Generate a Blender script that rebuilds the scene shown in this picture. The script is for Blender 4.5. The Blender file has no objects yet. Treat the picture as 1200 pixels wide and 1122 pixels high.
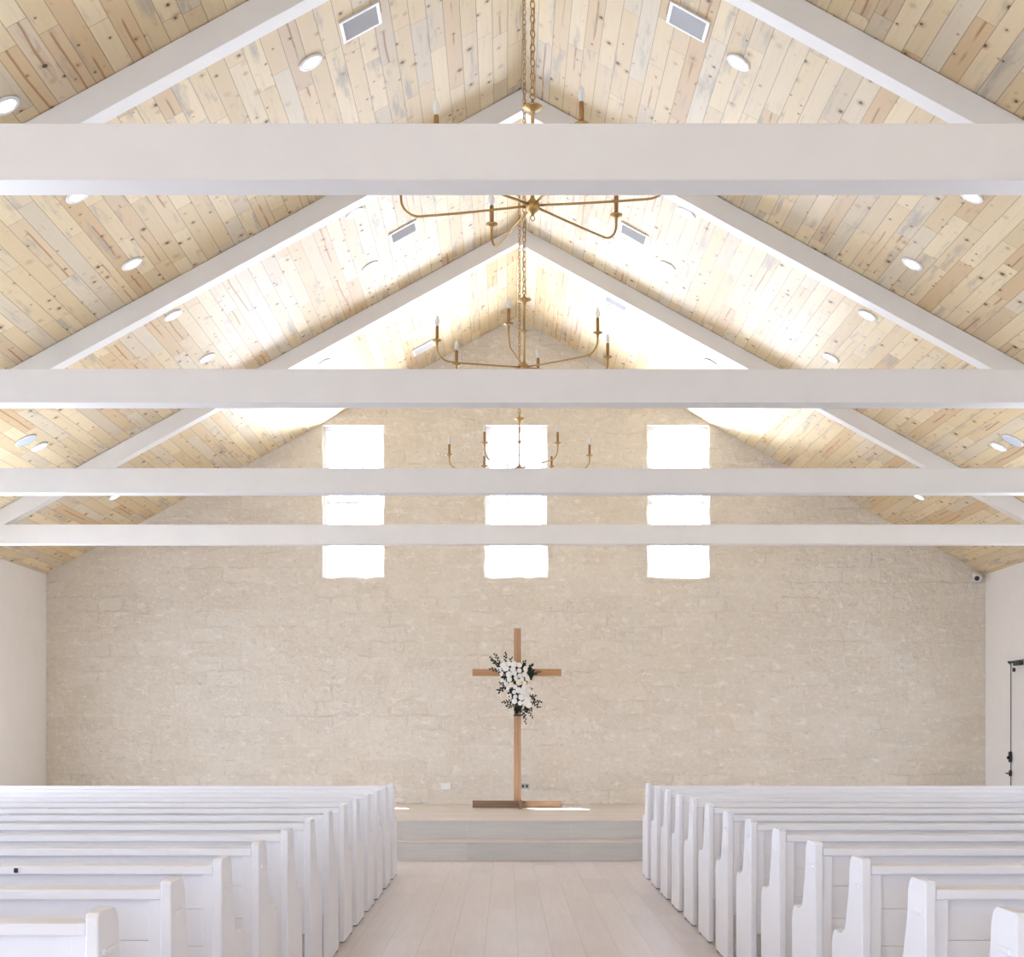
import bpy, bmesh, math, random
from mathutils import Vector, Matrix
PI = math.pi
S = bpy.context.scene
C = S.collection
rnd = random.Random(11)

# ------------------------------------------------------------------ dimensions (metres)
HW = 6.7                 # half width of the hall
YB, YF = -5.0, 20.7      # rear wall, stone end wall
EAVE, RIDGE = 3.71, 7.38
SL = (RIDGE - EAVE) / HW
ANG = math.atan(SL)
def ceil_z(x): return RIDGE - SL * abs(x)
STEP1, STAGE_Z = 0.217, 0.434
YS1, YS2 = 16.37, 16.77

# ------------------------------------------------------------------ object helpers
def link(name, bm, mat, parent=None, smooth=False, loc=None):
    me = bpy.data.meshes.new(name)
    bmesh.ops.recalc_face_normals(bm, faces=bm.faces)
    bm.to_mesh(me); bm.free()
    if smooth:
        for p in me.polygons: p.use_smooth = True
    o = bpy.data.objects.new(name, me)
    for m in (mat if isinstance(mat, (list, tuple)) else [mat]): me.materials.append(m)
    C.objects.link(o)
    if parent is not None: o.parent = parent
    if loc is not None: o.location = loc
    return o
def tag(o, label=None, cat=None, group=None, kind=None):
    if label: o['label'] = label
    if cat: o['category'] = cat
    if group: o['group'] = group
    if kind: o['kind'] = kind
    return o
def empty(name, loc=(0, 0, 0), rz=0.0, label=None, cat=None, group=None, kind=None):
    o = bpy.data.objects.new(name, None); C.objects.link(o)
    o.location = loc; o.rotation_euler = (0, 0, rz); o.empty_display_size = .1
    return tag(o, label, cat, group, kind)
def copy_tree(o, parent=None):
    c = o.copy(); C.objects.link(c)
    if parent is not None: c.parent = parent
    for ch in list(o.children): copy_tree(ch, c)
    return c
def box(bm, x0, x1, y0, y1, z0, z1, bev=0.0, mi=0):
    v = [bm.verts.new((x, y, z)) for x in (x0, x1) for y in (y0, y1) for z in (z0, z1)]
    fs = [bm.faces.new([v[i] for i in f]) for f in ((0, 1, 3, 2), (4, 6, 7, 5), (0, 4, 5, 1), (2, 3, 7, 6), (0, 2, 6, 4), (1, 5, 7, 3))]
    for f in fs: f.material_index = mi
    if bev > 0:
        es = list({e for f in fs for e in f.edges})
        bmesh.ops.bevel(bm, geom=es, offset=bev, segments=2, affect='EDGES', profile=.5)
def prism(bm, pts, a, b, axis, bev=0.0, seg=2):
    """polygon in the plane across AXIS, swept from a to b"""
    def mk(p, t):
        return {'x': (t, p[0], p[1]), 'y': (p[0], t, p[1]), 'z': (p[0], p[1], t)}[axis]
    A = [bm.verts.new(mk(p, a)) for p in pts]; B = [bm.verts.new(mk(p, b)) for p in pts]
    n = len(pts)
    fs = [bm.faces.new(A), bm.faces.new(B[::-1])]
    rim = list(fs[0].edges) + list(fs[1].edges)
    for i in range(n): fs.append(bm.faces.new((A[i], B[i], B[(i + 1) % n], A[(i + 1) % n])))
    if bev > 0: bmesh.ops.bevel(bm, geom=rim, offset=bev, segments=seg, affect='EDGES', profile=.5)
def tube(bm, pts, r, n=8, cap=True):
    pts = [Vector(p) for p in pts]; rings = []
    rs = r if isinstance(r, (list, tuple)) else [r] * len(pts)
    up = None
    for i, p in enumerate(pts):
        t = (pts[min(i + 1, len(pts) - 1)] - pts[max(i - 1, 0)]).normalized()
        if up is None:
            up = Vector((0, 0, 1)) if abs(t.z) < .9 else Vector((1, 0, 0))
        s = t.cross(up).normalized(); u = s.cross(t).normalized(); up = u
        rings.append([bm.verts.new(p + (s * math.cos(2 * PI * k / n) + u * math.sin(2 * PI * k / n)) * rs[i]) for k in range(n)])
    for a, b in zip(rings, rings[1:]):
        for k in range(n): bm.faces.new((a[k], a[(k + 1) % n], b[(k + 1) % n], b[k]))
    if cap:
        bm.faces.new(rings[0][::-1]); bm.faces.new(rings[-1])
def lathe(bm, prof, c=(0, 0, 0), n=16, axis='z'):
    """profile of (radius, height) round an axis through c"""
    c = Vector(c); rings = []
    for r, h in prof:
        if r < 1e-6:
            q = [(0, 0, h)]
        else:
            q = [(r * math.cos(2 * PI * k / n), r * math.sin(2 * PI * k / n), h) for k in range(n)]
        if axis == 'y': q = [(x, z, y) for x, y, z in q]
        if axis == 'x': q = [(z, x, y) for x, y, z in q]
        rings.append([bm.verts.new(c + Vector(p)) for p in q])
    for a, b in zip(rings, rings[1:]):
        for k in range(n):
            k2 = (k + 1) % n
            if len(a) == 1 and len(b) == 1: continue
            if len(a) == 1: bm.faces.new((a[0], b[k], b[k2]))
            elif len(b) == 1: bm.faces.new((a[k], a[k2], b[0]))
            else: bm.faces.new((a[k], a[k2], b[k2], b[k]))
    if len(rings[0]) > 1: bm.faces.new(rings[0][::-1])
    if len(rings[-1]) > 1: bm.faces.new(rings[-1])
def torus(bm, c, R, r, rot, n=10, m=6, stretch=1.0):
    c = Vector(c); g = []
    for i in range(n):
        a = 2 * PI * i / n; ring = []
        for j in range(m):
            b = 2 * PI * j / m; q = R + r * math.cos(b)
            p = Vector((q * math.cos(a), r * math.sin(b), q * math.sin(a)))
            p.z += (stretch - 1) * R * math.sin(a)
            ring.append(bm.verts.new(c + rot @ p))
        g.append(ring)
    for i in range(n):
        for j in range(m):
            bm.faces.new((g[i][j], g[(i + 1) % n][j], g[(i + 1) % n][(j + 1) % m], g[i][(j + 1) % m]))

# ------------------------------------------------------------------ material helpers
class N:
    def __init__(s, name):
        s.m = bpy.data.materials.new(name); s.m.use_nodes = True
        s.t = s.m.node_tree; s.t.nodes.clear()
        s.out = s.t.nodes.new('ShaderNodeOutputMaterial')
    def n(s, typ, **kw):
        nd = s.t.nodes.new(typ)
        for k, v in kw.items(): setattr(nd, k, v)
        return nd
    def L(s, a, b): s.t.links.new(a, b)
    def val(s, sock, v):
        if hasattr(v, 'is_output') or isinstance(v, bpy.types.NodeSocket): s.L(v, sock)
        else: sock.default_value = v
    def math(s, op, a, b=0.0, c=0.0, clamp=False):
        nd = s.n('ShaderNodeMath', operation=op, use_clamp=clamp)
        s.val(nd.inputs[0], a); s.val(nd.inputs[1], b)
        if op in ('MULTIPLY_ADD', 'SMOOTH_MIN', 'COMPARE'): s.val(nd.inputs[2], c)
        return nd.outputs[0]
    def step(s, v, a, b):
        nd = s.n('ShaderNodeMapRange', interpolation_type='SMOOTHSTEP')
        s.val(nd.inputs['Value'], v); s.val(nd.inputs['From Min'], a); s.val(nd.inputs['From Max'], b)
        return nd.outputs[0]
    def mix(s, f, a, b, mode='MIX'):
        nd = s.n('ShaderNodeMix', data_type='RGBA', blend_type=mode)
        s.val(nd.inputs[0], f)
        for k, v in ((6, a), (7, b)):
            if isinstance(v, tuple): nd.inputs[k].default_value = (*v[:3], 1)
            else: s.L(v, nd.inputs[k])
        return nd.outputs[2]
    def xyz(s, v):
        nd = s.n('ShaderNodeSeparateXYZ'); s.L(v, nd.inputs[0]); return nd.outputs
    def vec(s, x, y, z=0.0):
        nd = s.n('ShaderNodeCombineXYZ')
        for i, v in enumerate((x, y, z)): s.val(nd.inputs[i], v)
        return nd.outputs[0]
    def noise(s, v, scale=1.0, det=3.0, rough=.5, dim='3D', w=None):
        nd = s.n('ShaderNodeTexNoise', noise_dimensions=dim)
        s.L(v, nd.inputs['Vector'])
        nd.inputs['Scale'].default_value = scale; nd.inputs['Detail'].default_value = det; nd.inputs['Roughness'].default_value = rough
        return nd.outputs[0]
    def white(s, v):
        nd = s.n('ShaderNodeTexWhiteNoise', noise_dimensions='3D'); s.L(v, nd.inputs['Vector']); return nd.outputs
    def obj(s): return s.n('ShaderNodeTexCoord').outputs['Object']
    def bsdf(s, col, rough=.5, metal=0.0, height=None, bump=.3, dist=.01, spec=.5):
        b = s.n('ShaderNodeBsdfPrincipled')
        if isinstance(col, tuple): b.inputs['Base Color'].default_value = (*col[:3], 1)
        else: s.L(col, b.inputs['Base Color'])
        s.val(b.inputs['Roughness'], rough); b.inputs['Metallic'].default_value = metal
        b.inputs['Specular IOR Level'].default_value = spec
        if height is not None:
            bp = s.n('ShaderNodeBump'); bp.inputs['Strength'].default_value = bump; bp.inputs['Distance'].default_value = dist
            s.L(height, bp.inputs['Height']); s.L(bp.outputs[0], b.inputs['Normal'])
        s.L(b.outputs[0], s.out.inputs[0])
        return s.m

def paint(name, col, rough=.45, var=.04):
    k = N(name); p = k.obj()
    f = k.noise(p, 3.0, 4, .6)
    g = k.noise(p, 60.0, 2, .5)
    c = k.mix(k.step(f, .3, .7), col, tuple(c * (1 - var) for c in col))
    return k.bsdf(c, rough, height=g, bump=.06, dist=.004)
def flat(name, col, rough=.5, metal=0.0, var=.08, scale=30):
    k = N(name); p = k.obj()
    c = k.mix(k.noise(p, scale, 3, .6), tuple(c * (1 - var) for c in col), tuple(min(1, c * (1 + var)) for c in col))
    return k.bsdf(c, rough, metal)

def plank_cells(k, across, along, w, lmin, lvar):
    """id of each board, and how close a point is to its edges"""
    a = k.math('DIVIDE', across, w); row = k.math('FLOOR', a)
    rr = k.white(k.vec(row, 3.7, 1.3))
    ln = k.math('MULTIPLY_ADD', rr[0], lvar, lmin)
    sh = k.xyz(rr[1])
    b = k.math('DIVIDE', k.math('ADD', along, k.math('MULTIPLY', sh[1], 9.0)), ln); col = k.math('FLOOR', b)
    idn = k.white(k.vec(row, col, 7.1))
    fa = k.math('FRACT', a); fb = k.math('FRACT', b)
    ea = k.math('MULTIPLY', k.math('MINIMUM', fa, k.math('SUBTRACT', 1.0, fa)), w)
    eb = k.math('MULTIPLY', k.math('MINIMUM', fb, k.math('SUBTRACT', 1.0, fb)), ln)
    return idn, ea, eb

def ceiling_wood():
    k = N('knotty_pine_boards'); x, y, z = k.xyz(k.obj())
    idn, ea, eb = plank_cells(k, x, y, .143, .7, 1.5)
    r = k.xyz(idn[1]); rid = idn[0]
    off = k.math('MULTIPLY', rid, 60.0)
    # board tones
    base = k.mix(k.step(r[0], 0.0, 1.0), (.780, .652, .430), (.680, .540, .322))
    base = k.mix(k.math('MULTIPLY', k.step(r[1], .74, 1.0), .65), base, (.58, .385, .20))
    base = k.mix(k.math('MULTIPLY', k.step(r[2], .62, .95), .50), base, (.60, .55, .47))
    # fine grain along the board
    g = k.noise(k.vec(k.math('MULTIPLY', x, 55.0), k.math('MULTIPLY', y, 1.6), off), 1.0, 4, .6)
    base = k.mix(k.math('MULTIPLY', k.step(g, .42, .75), .25), base, (.56, .42, .26))
    # blue grey sap stain
    s = k.noise(k.vec(k.math('MULTIPLY', x, 7.0), k.math('MULTIPLY', y, .9), k.math('ADD', off, 5.0)), 1.0, 5, .65)
    base = k.mix(k.math('MULTIPLY', k.step(s, .545, .70), .68), base, (.35, .315, .27))
    # rust brown heart streaks on some boards
    wob = k.math('MULTIPLY', k.math('SUBTRACT', k.noise(k.vec(k.math('MULTIPLY', x, 2.0), k.math('MULTIPLY', y, .9), off), 1.0, 2, .5), .5), .07)
    fr = k.math('FRACT', k.math('DIVIDE', x, .143))
    d = k.math('ABSOLUTE', k.math('SUBTRACT', k.math('ADD', k.math('MULTIPLY', k.math('SUBTRACT', fr, .5), .143), wob), 0.0))
    lim = k.step(k.noise(k.vec(off, k.math('MULTIPLY', y, 1.3), 2.0), 1.0, 2, .5), .46, .54)
    st = k.math('MULTIPLY', k.math('MULTIPLY', k.math('SUBTRACT', 1.0, k.step(d, .002, .013)), k.step(r[1], .80, .85)), lim)
    base = k.mix(k.math('MULTIPLY', st, .8), base, (.34, .16, .06))
    # knots
    vo = k.n('ShaderNodeTexVoronoi', voronoi_dimensions='3D', feature='F1')
    warp = k.noise(k.vec(k.math('MULTIPLY', x, 14.0), k.math('MULTIPLY', y, 14.0), 0.0), 1.0, 2, .5)
    k.L(k.vec(k.math('MULTIPLY_ADD', x, 10.0, k.math('MULTIPLY', warp, .10)), k.math('MULTIPLY_ADD', y, 8.0, k.math('MULTIPLY', warp, .10)), k.math('MULTIPLY', rid, 40.0)), vo.inputs['Vector'])
    vo.inputs['Scale'].default_value = 1.0
    vc = k.xyz(vo.outputs['Color'])
    size = k.math('MULTIPLY_ADD', k.math('POWER', vc[0], 3.0), .17, .09)
    size = k.math('MULTIPLY', size, k.step(vc[1], .36, .40))
    q = k.math('DIVIDE', vo.outputs['Distance'], k.math('ADD', size, .0001))
    halo = k.math('SUBTRACT', 1.0, k.step(q, .8, 2.4))
    core = k.math('SUBTRACT', 1.0, k.step(q, .55, 1.0))
    base = k.mix(k.math('MULTIPLY', halo, .45), base, (.42, .24, .10))
    base = k.mix(k.math('MULTIPLY', core, .93), base, (.075, .045, .025))
    # joints
    j = k.math('SUBTRACT', 1.0, k.step(k.math('MINIMUM', ea, eb), .0012, .0038))
    base = k.mix(k.math('MULTIPLY', j, .62), base, (.17, .10, .05))
    h = k.math('MINIMUM', k.step(k.math('MINIMUM', ea, eb), 0.0, .006), 1.0)
    return k.bsdf(base, .55, height=h, bump=.35, dist=.004, spec=.3)

def stone():
    k = N('split_limestone_blocks'); x, y, z = k.xyz(k.obj())
    P = k.vec(x, 0.0, z)
    w1 = k.n('ShaderNodeTexNoise'); k.L(P, w1.inputs['Vector']); w1.inputs['Scale'].default_value = 3.2; w1.inputs['Detail'].default_value = 4
    wx, wy, wz = k.xyz(w1.outputs['Color'])
    ux = k.math('MULTIPLY_ADD', k.math('SUBTRACT', wx, .5), .20, x)
    uz = k.math('MULTIPLY_ADD', k.math('SUBTRACT', wy, .5), .12, z)
    br = k.n('ShaderNodeTexBrick', offset=.46, offset_frequency=2, squash=.72, squash_frequency=3)
    k.L(k.vec(ux, uz, 0.0), br.inputs['Vector'])
    br.inputs['Scale'].default_value = 1.0; br.inputs['Brick Width'].default_value = .52; br.inputs['Row Height'].default_value = .212
    br.inputs['Mortar Size'].default_value = .016; br.inputs['Mortar Smooth'].default_value = .6; br.inputs['Bias'].default_value = 0.0
    br.inputs['Color1'].default_value = (0, 0, 0, 1); br.inputs['Color2'].default_value = (1, 1, 1, 1); br.inputs['Mortar'].default_value = (.5, .5, .5, 1)
    rid = k.xyz(br.outputs['Color'])[0]; mort = br.outputs['Fac']
    c = k.mix(rid, (.735, .668, .562), (.800, .745, .650))
    big = k.noise(P, 1.1, 4, .6)
    c = k.mix(k.math('MULTIPLY', k.step(big, .35, .7), .35), c, (.745, .655, .53))
    # splashes of pale mortar wiped over the faces
    sp = k.noise(k.vec(k.math('MULTIPLY', x, 5.0), k.math('MULTIPLY', z, 9.0), 0.0), 1.0, 6, .68)
    c = k.mix(k.math('MULTIPLY', k.step(sp, .555, .64), .75), c, (.90, .855, .78))
    dk = k.noise(k.vec(k.math('MULTIPLY', x, 9.0), k.math('MULTIPLY', z, 14.0), 4.0), 1.0, 5, .7)
    c = k.mix(k.math('MULTIPLY', k.step(dk, .55, .70), .60), c, (.60, .53, .44))
    sp2 = k.noise(k.vec(k.math('MULTIPLY', x, 15.0), k.math('MULTIPLY', z, 22.0), 8.0), 1.0, 5, .7)
    c = k.mix(k.math('MULTIPLY', k.step(sp2, .53, .64), .55), c, (.89, .835, .745))
    patch = k.noise(k.vec(k.math('MULTIPLY', x, 1.3), k.math('MULTIPLY', z, 2.0), 11.0), 1.0, 3, .6)
    c = k.mix(k.math('MULTIPLY', k.math('MULTIPLY', mort, k.step(patch, .42, .62)), .40), c, (.83, .775, .68))
    c = k.mix(k.math('MULTIPLY', k.math('MULTIPLY', mort, k.step(patch, .55, .38)), .12), c, (.56, .50, .42))
    # rough split face
    fine = k.noise(P, 26.0, 6, .7); mid = k.noise(P, 7.0, 4, .62)
    vo = k.n('ShaderNodeTexVoronoi', feature='F1'); k.L(k.vec(ux, 0.0, uz), vo.inputs['Vector']); vo.inputs['Scale'].default_value = 9.0
    h = k.math('ADD', k.math('MULTIPLY', fine, .55), k.math('MULTIPLY', mid, 1.1))
    h = k.math('ADD', h, k.math('MULTIPLY', vo.outputs['Distance'], .5))
    h = k.math('SUBTRACT', h, k.math('MULTIPLY', k.math('MULTIPLY', mort, k.step(patch, .55, .35)), .26))
    h = k.math('ADD', h, k.math('MULTIPLY', k.step(sp, .56, .68), .10))
    return k.bsdf(c, .9, height=h, bump=.85, dist=.05, spec=.2)

def floor_boards():
    k = N('whitewashed_floor_planks'); x, y, z = k.xyz(k.obj())
    idn, ea, eb = plank_cells(k, k.math('ADD', x, .06), y, .222, 1.2, .3)
    r = k.xyz(idn[1])
    c = k.mix(r[0], (.705, .645, .630), (.650, .588, .572))
    c = k.mix(k.math('MULTIPLY', k.step(r[1], .75, 1.0), .3), c, (.59, .535, .52))
    g = k.noise(k.vec(k.math('MULTIPLY', x, 30.0), k.math('MULTIPLY', y, 1.6), k.math('MULTIPLY', idn[0], 50.0)), 1.0, 5, .6)
    c = k.mix(k.math('MULTIPLY', k.step(g, .35, .75), .24), c, (.54, .485, .465))
    j = k.math('SUBTRACT', 1.0, k.step(k.math('MINIMUM', ea, eb), .0012, .003))
    c = k.mix(k.math('MULTIPLY', j, .5), c, (.34, .29, .27))
    return k.bsdf(c, k.math('MULTIPLY_ADD', g, .12, .30), height=k.math('SUBTRACT', k.math('MULTIPLY', g, .2), j), bump=.12, dist=.003)

def step_tiles():
    k = N('grey_wood_look_tiles'); x, y, z = k.xyz(k.obj())
    a = k.math('DIVIDE', k.math('ADD', x, .59), 1.2); col = k.math('FLOOR', a)
    row = k.math('FLOOR', k.math('DIVIDE', k.math('ADD', z, .002), .217))
    idn = k.white(k.vec(col, row, 2.0)); r = k.xyz(idn[1])
    fa = k.math('FRACT', a); e = k.math('MULTIPLY', k.math('MINIMUM', fa, k.math('SUBTRACT', 1.0, fa)), 1.2)
    c = k.mix(r[0], (.70, .685, .65), (.60, .59, .56))
    g = k.noise(k.vec(k.math('MULTIPLY', x, 2.2), k.math('MULTIPLY', y, 22.0), k.math('MULTIPLY_ADD', z, 30.0, k.math('MULTIPLY', idn[0], 20.0))), 1.0, 6, .65)
    c = k.mix(k.math('MULTIPLY', k.step(g, .35, .7), .45), c, (.51, .495, .46))
    j = k.math('SUBTRACT', 1.0, k.step(e, .002, .004))
    c = k.mix(k.math('MULTIPLY', j, .5), c, (.72, .68, .62))
    return k.bsdf(c, .42, height=g, bump=.1, dist=.003)

def stage_top_tiles():
    k = N('pale_stage_planks'); x, y, z = k.xyz(k.obj())
    idn, ea, eb = plank_cells(k, y, k.math('ADD', x, .59), .217, 1.2, .01)
    r = k.xyz(idn[1])
    c = k.mix(r[0], (.70, .635, .585), (.63, .565, .52))
    g = k.noise(k.vec(k.math('MULTIPLY', x, 2.0), k.math('MULTIPLY', y, 26.0), k.math('MULTIPLY', idn[0], 50.0)), 1.0, 5, .6)
    c = k.mix(k.math('MULTIPLY', k.step(g, .35, .75), .25), c, (.46, .40, .355))
    j = k.math('SUBTRACT', 1.0, k.step(k.math('MINIMUM', ea, eb), .0012, .003))
    c = k.mix(k.math('MULTIPLY', j, .45), c, (.34, .29, .26))
    return k.bsdf(c, .33)

def timber(name, ca, cb, cd, axis):
    k = N(name); p = list(k.xyz(k.obj())); i = 'xyz'.index(axis)
    sc = [26.0, 26.0, 26.0]; sc[i] = 1.5
    v = k.vec(*[k.math('MULTIPLY', p[j], sc[j]) for j in range(3)])
    g = k.noise(v, 1.0, 5, .6)
    wv = k.n('ShaderNodeTexWave', wave_type='RINGS', rings_direction='XYZ'[i]); sc2 = [10.0, 10.0, 10.0]; sc2[i] = .7
    k.L(k.vec(*[k.math('MULTIPLY_ADD', p[j], sc2[j], .4) for j in range(3)]), wv.inputs['Vector'])
    wv.inputs['Scale'].default_value = 2.0; wv.inputs['Distortion'].default_value = 5.0; wv.inputs['Detail'].default_value = 3
    c = k.mix(k.step(g, .3, .7), ca, cb)
    c = k.mix(k.math('MULTIPLY', k.step(wv.outputs['Fac'], .55, .95), .5), c, cd)
    sk = [9.0, 9.0, 9.0]; sk[i] = 3.2
    vo = k.n('ShaderNodeTexVoronoi', feature='F1'); vo.inputs['Scale'].default_value = 1.0
    k.L(k.vec(*[k.math('MULTIPLY_ADD', p[j], sk[j], .37) for j in range(3)]), vo.inputs['Vector'])
    c = k.mix(k.math('MULTIPLY', k.math('SUBTRACT', 1.0, k.step(vo.outputs['Distance'], .06, .20)), .75), c, tuple(v * .28 for v in cd))
    return k.bsdf(c, .6, height=g, bump=.15, dist=.003, spec=.3)

def emit(name, col, s):
    k = N(name); e = k.n('ShaderNodeEmission'); e.inputs[0].default_value = (*col, 1); e.inputs[1].default_value = s
    k.L(e.outputs[0], k.out.inputs[0]); return k.m
def bulb_glass():
    k = N('frosted_bulb_glass')
    a = k.n('ShaderNodeBsdfTransparent'); b = k.n('ShaderNodeBsdfPrincipled')
    b.inputs['Base Color'].default_value = (.96, .95, .93, 1); b.inputs['Roughness'].default_value = .15
    m = k.n('ShaderNodeMixShader'); fr = k.n('ShaderNodeLayerWeight'); fr.inputs[0].default_value = .5
    k.L(k.math('MULTIPLY_ADD', fr.outputs['Facing'], .25, .72), m.inputs[0])
    k.L(a.outputs[0], m.inputs[1]); k.L(b.outputs[0], m.inputs[2]); k.L(m.outputs[0], k.out.inputs[0]); return k.m
def petals(name, col, tr=.08):
    k = N(name); p = k.obj()
    c = k.mix(k.noise(p, 25, 3, .6), tuple(v * .97 for v in col), col)
    a = k.n('ShaderNodeBsdfDiffuse'); t = k.n('ShaderNodeBsdfTranslucent'); m = k.n('ShaderNodeMixShader'); m.inputs[0].default_value = tr
    k.L(c, a.inputs[0]); k.L(c, t.inputs[0]); k.L(a.outputs[0], m.inputs[1]); k.L(t.outputs[0], m.inputs[2]); k.L(m.outputs[0], k.out.inputs[0]); return k.m
def window_glass():
    k = N('bright_hazy_window_glass')
    a = k.n('ShaderNodeBsdfTransparent'); a.inputs[0].default_value = (.97, .98, 1, 1)
    b = k.n('ShaderNodeBsdfGlossy'); b.inputs['Roughness'].default_value = .02
    m = k.n('ShaderNodeMixShader'); m.inputs[0].default_value = .04
    k.L(a.outputs[0], m.inputs[1]); k.L(b.outputs[0], m.inputs[2]); k.L(m.outputs[0], k.out.inputs[0]); return k.m

M = dict(
    ceil=ceiling_wood(), stone=stone(), floor=floor_boards(), tiles=step_tiles(), stagetop=stage_top_tiles(),
    wall=paint('warm_white_plaster', (.865, .85, .84), .8, .02),
    beam=paint('white_painted_timber', (.845, .825, .79), .5, .03),
    pew=paint('white_gloss_pew_paint', (.865, .86, .885), .34, .02),
    trim=paint('white_trim_paint', (.84, .83, .83), .4, .02),
    vinyl=petals('white_window_vinyl', (.94, .94, .94), .30),  # translucency added so the frames glow near white like window glare
    post=timber('pine_post_timber', (.40, .225, .120), (.50, .30, .175), (.25, .115, .05), 'z'),
    bar=timber('pine_crossbar_timber', (.42, .225, .110), (.50, .285, .150), (.30, .14, .06), 'x'),
    foot=timber('brown_base_timber', (.20, .125, .075), (.29, .185, .115), (.10, .06, .035), 'x'),
    footy=timber('brown_base_timber_end', (.24, .15, .09), (.32, .21, .13), (.14, .08, .05), 'y'),
    brass=flat('aged_brass', (.50, .325, .125), .36, .85),
    sleeve=flat('bronze_candle_sleeve', (.38, .20, .075), .42, .6),
    bulb=bulb_glass(), glass=window_glass(),
    black=flat('black_metal', (.012, .012, .013), .4),
    dark=flat('dark_felt', (.06, .05, .05), .9),
    steel=flat('brushed_steel_plate', (.45, .44, .42), .4, .7),
    plate=flat('white_plastic', (.86, .86, .87), .35, 0, .02),
    cam=flat('camera_housing_white', (.80, .80, .80), .3, 0, .02),
    grille=flat('pale_blue_grey_mesh', (.52, .58, .64), .6, 0, .04, 200),
    louver=flat('grey_vent_slats', (.62, .64, .66), .45, 0, .05),
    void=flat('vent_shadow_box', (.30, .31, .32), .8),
    petal=petals('white_petals', (.93, .91, .86)), cream=petals('cream_petals', (.92, .87, .70)),
    leaf=flat('dark_green_leaf', (.014, .027, .014), .7, 0, .35, 20),
    leafb=flat('olive_leaf', (.040, .060, .030), .7, 0, .35, 20),
    lamp=emit('glowing_lens', (1.0, .97, .93), 5.0),
)

# ------------------------------------------------------------------ room shell
bm = bmesh.new(); box(bm, -HW - .3, HW + .3, YB - .3, YF + .3, -.25, 0)
tag(link('floor', bm, M['floor']), kind='structure')

# stage with one step in front, in the width of the hall
st = empty('stage_platform', (0, YS1, 0), 0, 'raised two step stage of grey wood look tiles at the stone wall', 'stage', None, 'structure')
def stpart(name, mat, *a):
    b = bmesh.new(); box(b, *a); o = link(name, b, mat, st); return o
Y0 = YS1
stpart('lower_riser', M['tiles'], -HW + .005, HW - .005, 0, .03, .001, STEP1 - .014)
stpart('lower_tread', M['stagetop'], -HW + .005, HW - .005, -.008, YS2 - Y0 + .02, STEP1 - .014, STEP1)
stpart('upper_riser', M['tiles'], -HW + .005, HW - .005, YS2 - Y0, YS2 - Y0 + .03, STEP1 + .0005, STAGE_Z - .014)
stpart('stage_top', M['stagetop'], -HW + .005, HW - .005, YS2 - Y0 - .01, YF - Y0 - .004, STAGE_Z - .014, STAGE_Z)

# stone end wall, with three openings whose edges are ragged
WZ0, WZ1 = 3.67, 5.84
WX = [(-2.76, -1.88), (-.45, .45), (1.87, 2.76)]
xs = [-HW - .3] + [v for w in WX for v in w] + [HW + .3]
def gable(x): return ceil_z(x) + .12
bm = bmesh.new(); cache = {}
def V(x, z, y=YF):
    key = (round(x, 4), round(z, 4))
    if key not in cache: cache[key] = bm.verts.new((x, y, z))
    return cache[key]
jrnd = random.Random(5)
edge_pts = {}
for w in WX:
    for x in w:
        n = 14
        edge_pts[x] = [(x if i in (0, n) else x + jrnd.uniform(-.010, .012), WZ0 + (WZ1 - WZ0) * i / n) for i in range(n + 1)]
def sillpts(w):
    n = 7
    return [(w[0] + (w[1] - w[0]) * i / n, WZ0 + (0 if i in (0, n) else jrnd.uniform(-.022, .010))) for i in range(n + 1)]
for i in range(len(xs) - 1):
    a, b = xs[i], xs[i + 1]
    if (a, b) in WX:
        sp_ = sillpts((a, b))
        bm.faces.new([V(a, 0)] + [V(b, 0)] + [V(*p) for p in reversed(sp_)])
        top = [V(a, WZ1), V(b, WZ1), V(b, gable(b))]
        if a < 0 < b: top.append(V(0, gable(0)))
        top.append(V(a, gable(a))); bm.faces.new(top)
    else:
        f = [V(a, 0), V(b, 0)]
        if b in edge_pts: f += [V(*p) for p in edge_pts[b]]
        f.append(V(b, gable(b)))
        f.append(V(a, gable(a)))
        if a in edge_pts: f += [V(*p) for p in reversed(edge_pts[a])]
        bm.faces.new(f)
r = bmesh.ops.extrude_face_region(bm, geom=list(bm.faces))
bmesh.ops.translate(bm, vec=(0, .30, 0), verts=[v for v in r['geom'] if isinstance(v, bmesh.types.BMVert)])
bmesh.ops.triangulate(bm, faces=[f for f in bm.faces if len(f.verts) > 4])
tag(link('wall_far', bm, M['stone']), kind='structure')

def wall_with_holes(name, holes, y0, y1, x, thick, top):
    """side wall at X, running along Y, with rectangular openings (ya, yb, za, zb)"""
    b = bmesh.new(); ys = sorted({y0, y1, *[h[0] for h in holes], *[h[1] for h in holes]})
    for a, c in zip(ys, ys[1:]):
        h = next((h for h in holes if h[0] <= a + 1e-6 and h[1] >= c - 1e-6), None)
        xa, xb = (x, x + thick) if thick > 0 else (x + thick, x)
        if h is None: box(b, xa, xb, a, c, 0, top)
        else:
            box(b, xa, xb, a, c, 0, h[2]); box(b, xa, xb, a, c, h[3], top)
    return tag(link(name, b, M['wall']), kind='structure')
LWIN = [(cy - 1.05, cy + 1.05, .5, 3.2) for cy in (-2.6, 1.0, 4.2, 7.75, 11.5, 14.6, 17.2)]  # unseen openings, the last ones added to brighten the far end
RWIN = [(cy - .9, cy + .9, .6, 3.1) for cy in (4.2, 7.75, 11.5, 14.6, 17.2)]
wall_with_holes('wall_left', LWIN, YB - .3, YF - .002, -HW, -.3, EAVE + .25)
wall_with_holes('wall_right', RWIN, YB - .3, YF - .002, HW, .3, EAVE + .25)
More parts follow.
